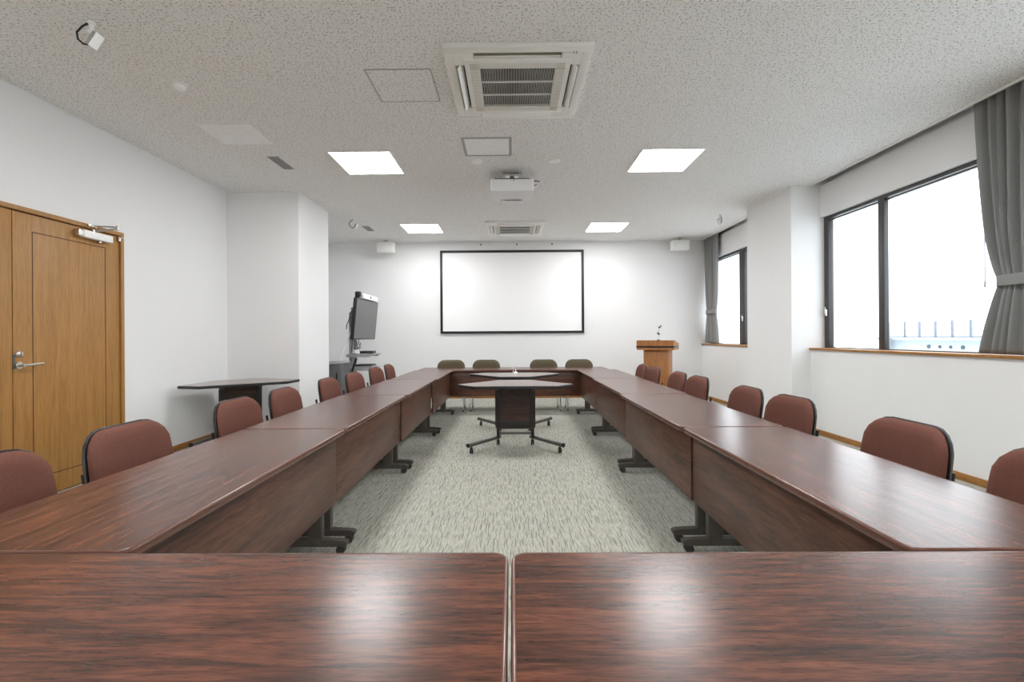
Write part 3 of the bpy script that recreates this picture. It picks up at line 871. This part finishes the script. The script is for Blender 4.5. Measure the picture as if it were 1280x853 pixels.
m.build('ceiling_bracket', 'satin', pj)
MB().box(-.135, .125, .33, .44, -.262, -.244, bevel=.005).build('lens_hood', 'projgrey', pj)
MB().box(-.085, .095, .326, .331, -.259, -.249).build('control_strip', 'grey', pj, smooth=False)
MB().cyl((.02, -.001, -.133), (.02, .002, -.133), .006, n=12).build('remote_window', 'dark', pj)
MB().tube([(.236, .05, -.135), (.262, .03, -.128), (.285, .03, -.137), (.305, .06, -.13)], .006, 8).tube([(.236, .05, -.175), (.258, .03, -.178), (.272, .04, -.165)], .004, 8).build('cables', 'black', pj)

# ------------------------------------------------------------------ lectern and microphone
lr = empty('lectern'); tag(lr, 'wooden lectern with sloping top and black band, right of the screen', 'lectern')
# local frame: +x along the front (left to right), +y away from the room
lr.location = (2.11, 7.78, 0); lr.rotation_euler.z = math.atan2(-.28, .53)
LW, LD = .60, .575
YZ = Matrix(((0, 0, 1, 0), (1, 0, 0, 0), (0, 1, 0, 0), (0, 0, 0, 1)))
MB().prism([(0, .96), (LD, .96), (LD, 1.062), (.10, 1.122), (0, 1.122)], 0, LW, mat=YZ).build('top', 'lectern', lr)
MB().box(-.004, LW+.004, -.004, LD-.02, 1.000, 1.028, bevel=.001).build('band', 'black', lr)
MB().box(.10, LW-.095, .07, LD-.09, .05, .96, bevel=.004).build('body', 'lectern', lr)
MB().box(.07, LW-.065, .04, LD-.06, 0, .05, bevel=.006).build('plinth', 'lectern', lr)
MB().box(.13, LW-.125, .066, .072, .10, .93, bevel=.002).build('front_panel', 'lectern', lr)
mc = empty('microphone'); tag(mc, 'slim gooseneck microphone standing on the lectern', 'microphone')
c_, s_ = math.cos(lr.rotation_euler.z), math.sin(lr.rotation_euler.z)
lx, ly = .35, .07
mc.location = (2.11+c_*lx-s_*ly, 7.78+s_*lx+c_*ly, 1.122)
MB().lathe([(.028, 0), (.028, .006), (.012, .012)], n=20).build('base', 'black', mc)
MB().tube([(0, 0, .01), (0, 0, .08), (.0, 0, .12), (.01, -.01, .19), (.018, -.015, .225)], .004, 8).build('gooseneck', 'chrome', mc)
MB().cyl((-.02, 0, .122), (.016, .0, .098), .013, n=12).build('joint', 'black', mc)
h = MB(); h.cyl((.0, -.01, .205), (.026, -.02, .232), .014, .012, n=12); h.tube([(.018, -.015, .225), (.03, -.02, .25), (.042, -.02, .245), (.046, -.02, .225)], .005, 8)
h.build('mic_head', 'black', mc)

# ------------------------------------------------------------------ display on its stand, beside the left pillar
st = empty('display_stand', (-2.70, 7.75, 0)); tag(st, 'grey wheeled display stand with two shelves beside the left pillar', 'stand')
MB().box(-.03, .03, -.11, -.05, .09, 1.62, bevel=.004).box(-.03, .03, .05, .11, .09, 1.62, bevel=.004).box(-.025, .02, -.05, .05, 1.5, 1.62, bevel=.003).build('post', 'grey', st)
bs = MB()
bs.box(-.28, .38, -.33, -.27, .05, .10, bevel=.008); bs.box(-.28, .38, .27, .33, .05, .10, bevel=.008); bs.box(-.04, .04, -.28, .28, .055, .10, bevel=.006)
bs.build('base', 'grey', st)
for x in (-.24, .34):
    for y in (-.30, .30):
        c = MB(); caster(c, x, y, .026, .02, .055); c.build('caster', 'black', st)
for z in (.905, .68):
    MB().box(-.03, .40, -.24, .26, z, z+.018, bevel=.004).box(-.03, .36, -.24, -.222, z-.03, z, bevel=.003).box(-.03, .36, .242, .26, z-.03, z, bevel=.003).build('shelf', 'grey', st)
MB().box(.02, .10, -.17, .17, 1.30, 1.46, bevel=.004).box(.02, .10, -.14, -.10, 1.2, 1.7, bevel=.003).box(.02, .10, .10, .14, 1.2, 1.7, bevel=.003).build('display_bracket', 'darkgrey', st)
tv = empty('display', (-2.505, 7.775, 1.163)); tag(tv, 'flat grey-screened display turned sideways beside the left pillar', 'display')
tv.rotation_euler = (0, math.radians(5.5), 0)
MB().box(-.055, 0, -.575, .575, 0, .668, bevel=.008).build('housing', 'black', tv)
MB().box(-.001, .003, -.558, .558, .022, .654).build('screen', 'tvscreen', tv, smooth=False)
MB().box(-.090, -.05, -.32, .32, .12, .55, bevel=.02).build('back_cover', 'black', tv)
MB().box(-.0005, .0035, -.02, .02, .006, .012).build('badge', 'grey', tv, smooth=False)
cm = empty('conference_camera', (-2.455, 7.30, 1.836)); tag(cm, 'small black camera on the near corner of the display', 'camera')
MB().box(-.04, .03, -.05, .05, 0, .02, bevel=.004).build('base', 'black', cm)
MB().lathe([(.045, .018), (.05, .03), (.05, .085), (.04, .098), (.015, .1)], n=24).build('head', 'black', cm)
cb = empty('video_bar', (-2.452, 7.84, 1.836)); tag(cb, 'white bar camera lying along the top of the display', 'camera')
MB().box(-.035, .035, -.38, .40, 0, .085, bevel=.01).build('housing', 'white', cb)
MB().lathe([(.022, 0), (.022, .008), (.014, .012)], n=20, mat=Matrix.Translation((.034, -.02, .045)) @ Matrix.Rotation(PI/2, 4, 'Y')).build('lens', 'darkgrey', cb)
# things on the shelves
cdc = empty('codec_box', (-2.50, 7.84, .9236)); tag(cdc, 'flat black equipment box on the upper shelf of the stand', 'equipment')
MB().box(-.12, .13, -.10, .12, 0, .045, bevel=.005).build('case', 'black', cdc)
MB().box(.05, .16, -.16, -.12, 0, .022, bevel=.004).build('power_brick', 'black', cdc)
lp = empty('media_player', (-2.50, 7.78, .6986)); tag(lp, 'flat black and silver box on the lower shelf of the stand', 'equipment')
MB().box(-.14, .15, -.13, .16, 0, .02, bevel=.003).build('base', 'grey', lp)
MB().box(-.14, .14, -.12, .15, .02, .045, bevel=.004).build('case', 'black', lp)
rng = random.Random(5)
cw = MB()
for k in range(5):
    a0 = rng.uniform(0, 6); r0 = rng.uniform(.035, .06)
    cw.tube([(r0*math.cos(a0+q*.5), r0*math.sin(a0+q*.5)*1.2, .008+.012*k+.006*math.sin(q)) for q in range(13)], .006, 6)
o = cw.build('cable_coil', 'white'); o.location = (-2.60, 7.60, .9345); tag(o, 'coil of white cable on the near end of the upper shelf', 'cable')
cw = MB()
for k, (y0, y1, z0, dx) in enumerate(((-.1, .0, .20, .02), (.02, .1, .18, .04), (-.03, .06, .23, .03))):
    cw.tube([(.0, y0, .0), (dx, y0-.02, .09), (dx*1.5, (y0+y1)/2, z0), (dx, y1+.02, .10), (0, y1, .0)], .005, 6)
cw.build('looped_cable', 'darkgrey')
o = bpy.data.objects['looped_cable']; o.location = (-2.66, 7.78, .9295); tag(o, 'looped dark cables standing on the upper shelf under the display', 'cable')
cw = MB()
cw.tube([(0, -.2, 1.66), (-.05, -.22, 1.5), (-.02, -.2, 1.35), (.03, -.24, 1.22)], .008, 6)
cw.tube([(.03, -.28, 1.58), (-.04, -.30, 1.45), (-.07, -.26, 1.40), (-.1, -.2, 1.34)], .008, 6)
cw.tube([(.05, -.25, 1.70), (.0, -.30, 1.6), (.01, -.28, 1.42), (.02, -.26, 1.1), (-.02, -.2, .95)], .007, 6)
o = cw.build('hanging_cable', 'darkgrey'); o.location = (-2.64, 7.75, 0); tag(o, 'dark cables hanging down behind the display', 'cable')
# grey cabinet half hidden by the pillar, with a pale rod leaning on it
cab = empty('equipment_cabinet', (-2.78, 7.215, 0)); tag(cab, 'dark grey metal cabinet half hidden behind the left pillar', 'cabinet')
MB().box(-.14, .14, -.18, .18, .06, .79, bevel=.006).build('body', 'darkgrey', cab)
MB().box(-.15, .155, -.19, .19, .79, .82, bevel=.006).build('top', 'grey', cab)
MB().box(-.12, .12, -.186, -.178, .10, .74, bevel=.003).build('door', 'darkgrey', cab)
MB().box(.07, .09, -.20, -.186, .55, .66, bevel=.003).build('handle', 'black', cab)
for x in (-.11, .11):
    for y in (-.14, .14):
        c = MB(); caster(c, x, y, .026, .018, .06); c.build('caster', 'black', cab)
o = MB().tube([(-2.78, 7.36, .83), (-2.735, 7.50, 1.07), (-2.69, 7.622, 1.30)], .008, 8).build('leaning_rod', 'white'); tag(o, 'thin pale rod leaning from the grey cabinet onto the stand', 'rod')
o = MB().tube([(-2.62, 7.44, .55), (-2.605, 7.44, .66), (-2.575, 7.44, .76), (-2.535, 7.44, .86)], .016, 8).build('cable_sleeve', 'black'); tag(o, 'thick black cable sleeve between grey cabinet and stand', 'cable')

# small device on the far six-sided table
dv = empty('tabletop_device', (.045, 6.16, ZK)); tag(dv, 'small white device on the farther six-sided table', 'device')
MB().lathe([(.032, 0), (.034, .006), (.026, .018), (.010, .024)], n=20).build('base', 'white', dv)
MB().cyl((0, 0, .02), (0, 0, .06), .007, .004).build('stem', 'white', dv)

# ------------------------------------------------------------------ curtains
def curtain(name, yc, top, tie, bot, z_top, z_tie, z_bot, label, folds, x=3.755, phase=0):
    root = empty(name, (x, yc, z_bot)); tag(root, label, 'curtain', 'grey tied curtains')
    nu, nv = 160, 60
    def hw(z):
        if z >= z_tie:
            k = (z-z_tie)/(z_top-z_tie); k = k**.62 if k > 0 else 0
            return tie+(top-tie)*math.sin(min(1, k)*PI/2)
        k = (z_tie-z)/(z_tie-z_bot); return tie+(bot-tie)*(k**.75)
    b = MB(); rows = []
    rr = random.Random(folds)
    amps = [rr.uniform(.6, 1.25) for _ in range(folds+2)]
    for j in range(nv+1):
        z = z_bot+(z_top-z_bot)*j/nv
        h_ = hw(z); row = []
        pinch = min(1, abs(z-z_tie)/.35)
        for i in range(nu+1):
            s_ = -1+2*i/nu
            tt = (s_+1)/2; tt = tt+.035*math.sin(7*tt+phase)+.02*math.sin(17*tt)
            up_ = max(0, min(1, (z-z_tie)/.9))
            ph = tt*folds*2*PI+phase+.5*math.sin(2.2*z+s_*4)
            am = amps[int((s_+1)/2*folds)]*(.016+.026*pinch)
            dx = am*(1-.25*up_)*math.sin(ph)+.3*am*math.sin(2*ph+1.3)+up_*.007*math.sin(ph*2.7+z*1.5)
            bulge = -.02*(1-s_*s_)*(1-pinch)
            row.append(b.bm.verts.new((dx*(.7 if z < z_tie else .9)+bulge, h_*s_+.006*math.cos(ph), z-z_bot)))
        rows.append(row)
    for j in range(nv):
        for i in range(nu):
            b.bm.faces.new((rows[j][i], rows[j][i+1], rows[j+1][i+1], rows[j+1][i]))
    o = b.build('cloth', 'curtain', root, angle=80)
    md = o.modifiers.new('thick', 'SOLIDIFY'); md.thickness = .003
    # tie band: flattened loop
    t_ = MB(); n = 28; zs = [(-.042, 1.0), (-.036, 1.03), (.036, 1.03), (.042, 1.0)]
    rings = []
    for dz, k in zs:
        rings.append([t_.bm.verts.new(((.058*k)*math.cos(2*PI*i/n)-.005, (tie*1.03+.004)*k*math.sin(2*PI*i/n), z_tie-z_bot+dz)) for i in range(n)])
    for A, B in zip(rings, rings[1:]):
        for i in range(n): t_.bm.faces.new((A[i], A[(i+1) % n], B[(i+1) % n], B[i]))
    o = t_.build('tieback', 'curtain', root, angle=60)
    md = o.modifiers.new('thick', 'SOLIDIFY'); md.thickness = .004
    MB().box(-.012, .012, -top-.02, top+.02, z_top-z_bot, z_top-z_bot+.02, bevel=.002).build('rail', 'white', root)
    return root
curtain('curtain', 3.30, .40, .235, .385, 3.14, 1.605, 1.052, 'large grey curtain tied back at the right edge of the photo', 9, x=3.745)
curtain('curtain', 8.615, .28, .185, .28, 3.14, 1.64, 1.055, 'grey curtain tied back in the far right corner', 7, x=3.745, phase=1)
o = MB().cyl((0, 0, 0), (0, 0, 1.02), .004, n=8).cyl((0, 0, -.05), (0, 0, 0), .007, .005, n=8).build('blind_cord', 'grey')
o.location = (3.835, 3.735, 1.63); tag(o, 'thin pull cord hanging in front of the near window beside the big curtain', 'cord')

# ------------------------------------------------------------------ outside the window: parapet with railing
pp = empty('parapet', (6.0, 5.6, -.3)); tag(pp, 'pale concrete parapet seen through the near window', 'parapet')
MB().box(0, .25, -3.6, 1.9, 0, 1.41).build('wall', 'outside', pp, smooth=False)
MB().box(-.05, .30, -3.6, 1.92, 1.41, 1.448, bevel=.006).build('coping', 'outside', pp)
hl = MB()
for y, r in ((.53, .028), (.70, .022), (.86, .022), (1.03, .028)):
    hl.cyl((-.006, y, 1.32), (.004, y, 1.32), r, n=20)
hl.build('vent_holes', 'outside_mark', pp)
rl = empty('railing', (6.0, 5.6, 1.148)); tag(rl, 'row of thin grey railing posts on the parapet outside', 'railing')
MB().box(.0, .03, -2.8, 1.7, .004, .026).build('bottom_rail', 'outside_dark', rl, smooth=False)
y = 7.048
for k in range(14):
    yy = 7.048-.2525*k-5.6
    MB().box(.004, .026, yy-.013, yy+.013, 0, .24).build('post', 'outside_dark', rl, smooth=False)
o = MB().box(5.87, 5.945, 7.22, 7.33, -.3, 1.40, bevel=.006).build('fence_post', 'grey'); tag(o, 'wide grey post at the end of the outside railing', 'post')
struct(MB().box(4.02, 14, -6, 16, -.5, -.3).build('ground_outside', 'outside_ground', smooth=False), 'unseen ground outside, whitened to bounce daylight indoors', 'ground')

# ------------------------------------------------------------------ daylight, camera
wd = bpy.data.worlds.new('daylight'); scene.world = wd; wd.use_nodes = True
bg = wd.node_tree.nodes['Background']
bg.inputs['Color'].default_value = (.93, .97, 1, 1); bg.inputs['Strength'].default_value = 2.5

cam = bpy.data.cameras.new('camera'); co = bpy.data.objects.new('camera', cam); COL.objects.link(co)
cam.sensor_width = 36; cam.lens = 572.15/1280*36
cam.shift_x = 3.76/1280; cam.shift_y = -6.10/1280
cam.clip_start = .05; cam.clip_end = 200
R = Matrix.Rotation(.0067, 4, 'Z') @ Matrix.Rotation(PI/2, 4, 'X') @ Matrix.Rotation(-.0060, 4, 'Z')
co.matrix_world = Matrix.Translation((0, 0, 1.2066)) @ R
scene.camera = co

scene.view_settings.view_transform = 'Standard'; scene.view_settings.look = 'None'
scene.view_settings.gamma = 1; scene.view_settings.exposure = .76
scene.view_settings.use_curve_mapping = False
scene.cycles.max_bounces = 10; scene.cycles.diffuse_bounces = 6; scene.cycles.transparent_max_bounces = 12
scene.cycles.use_denoising = True
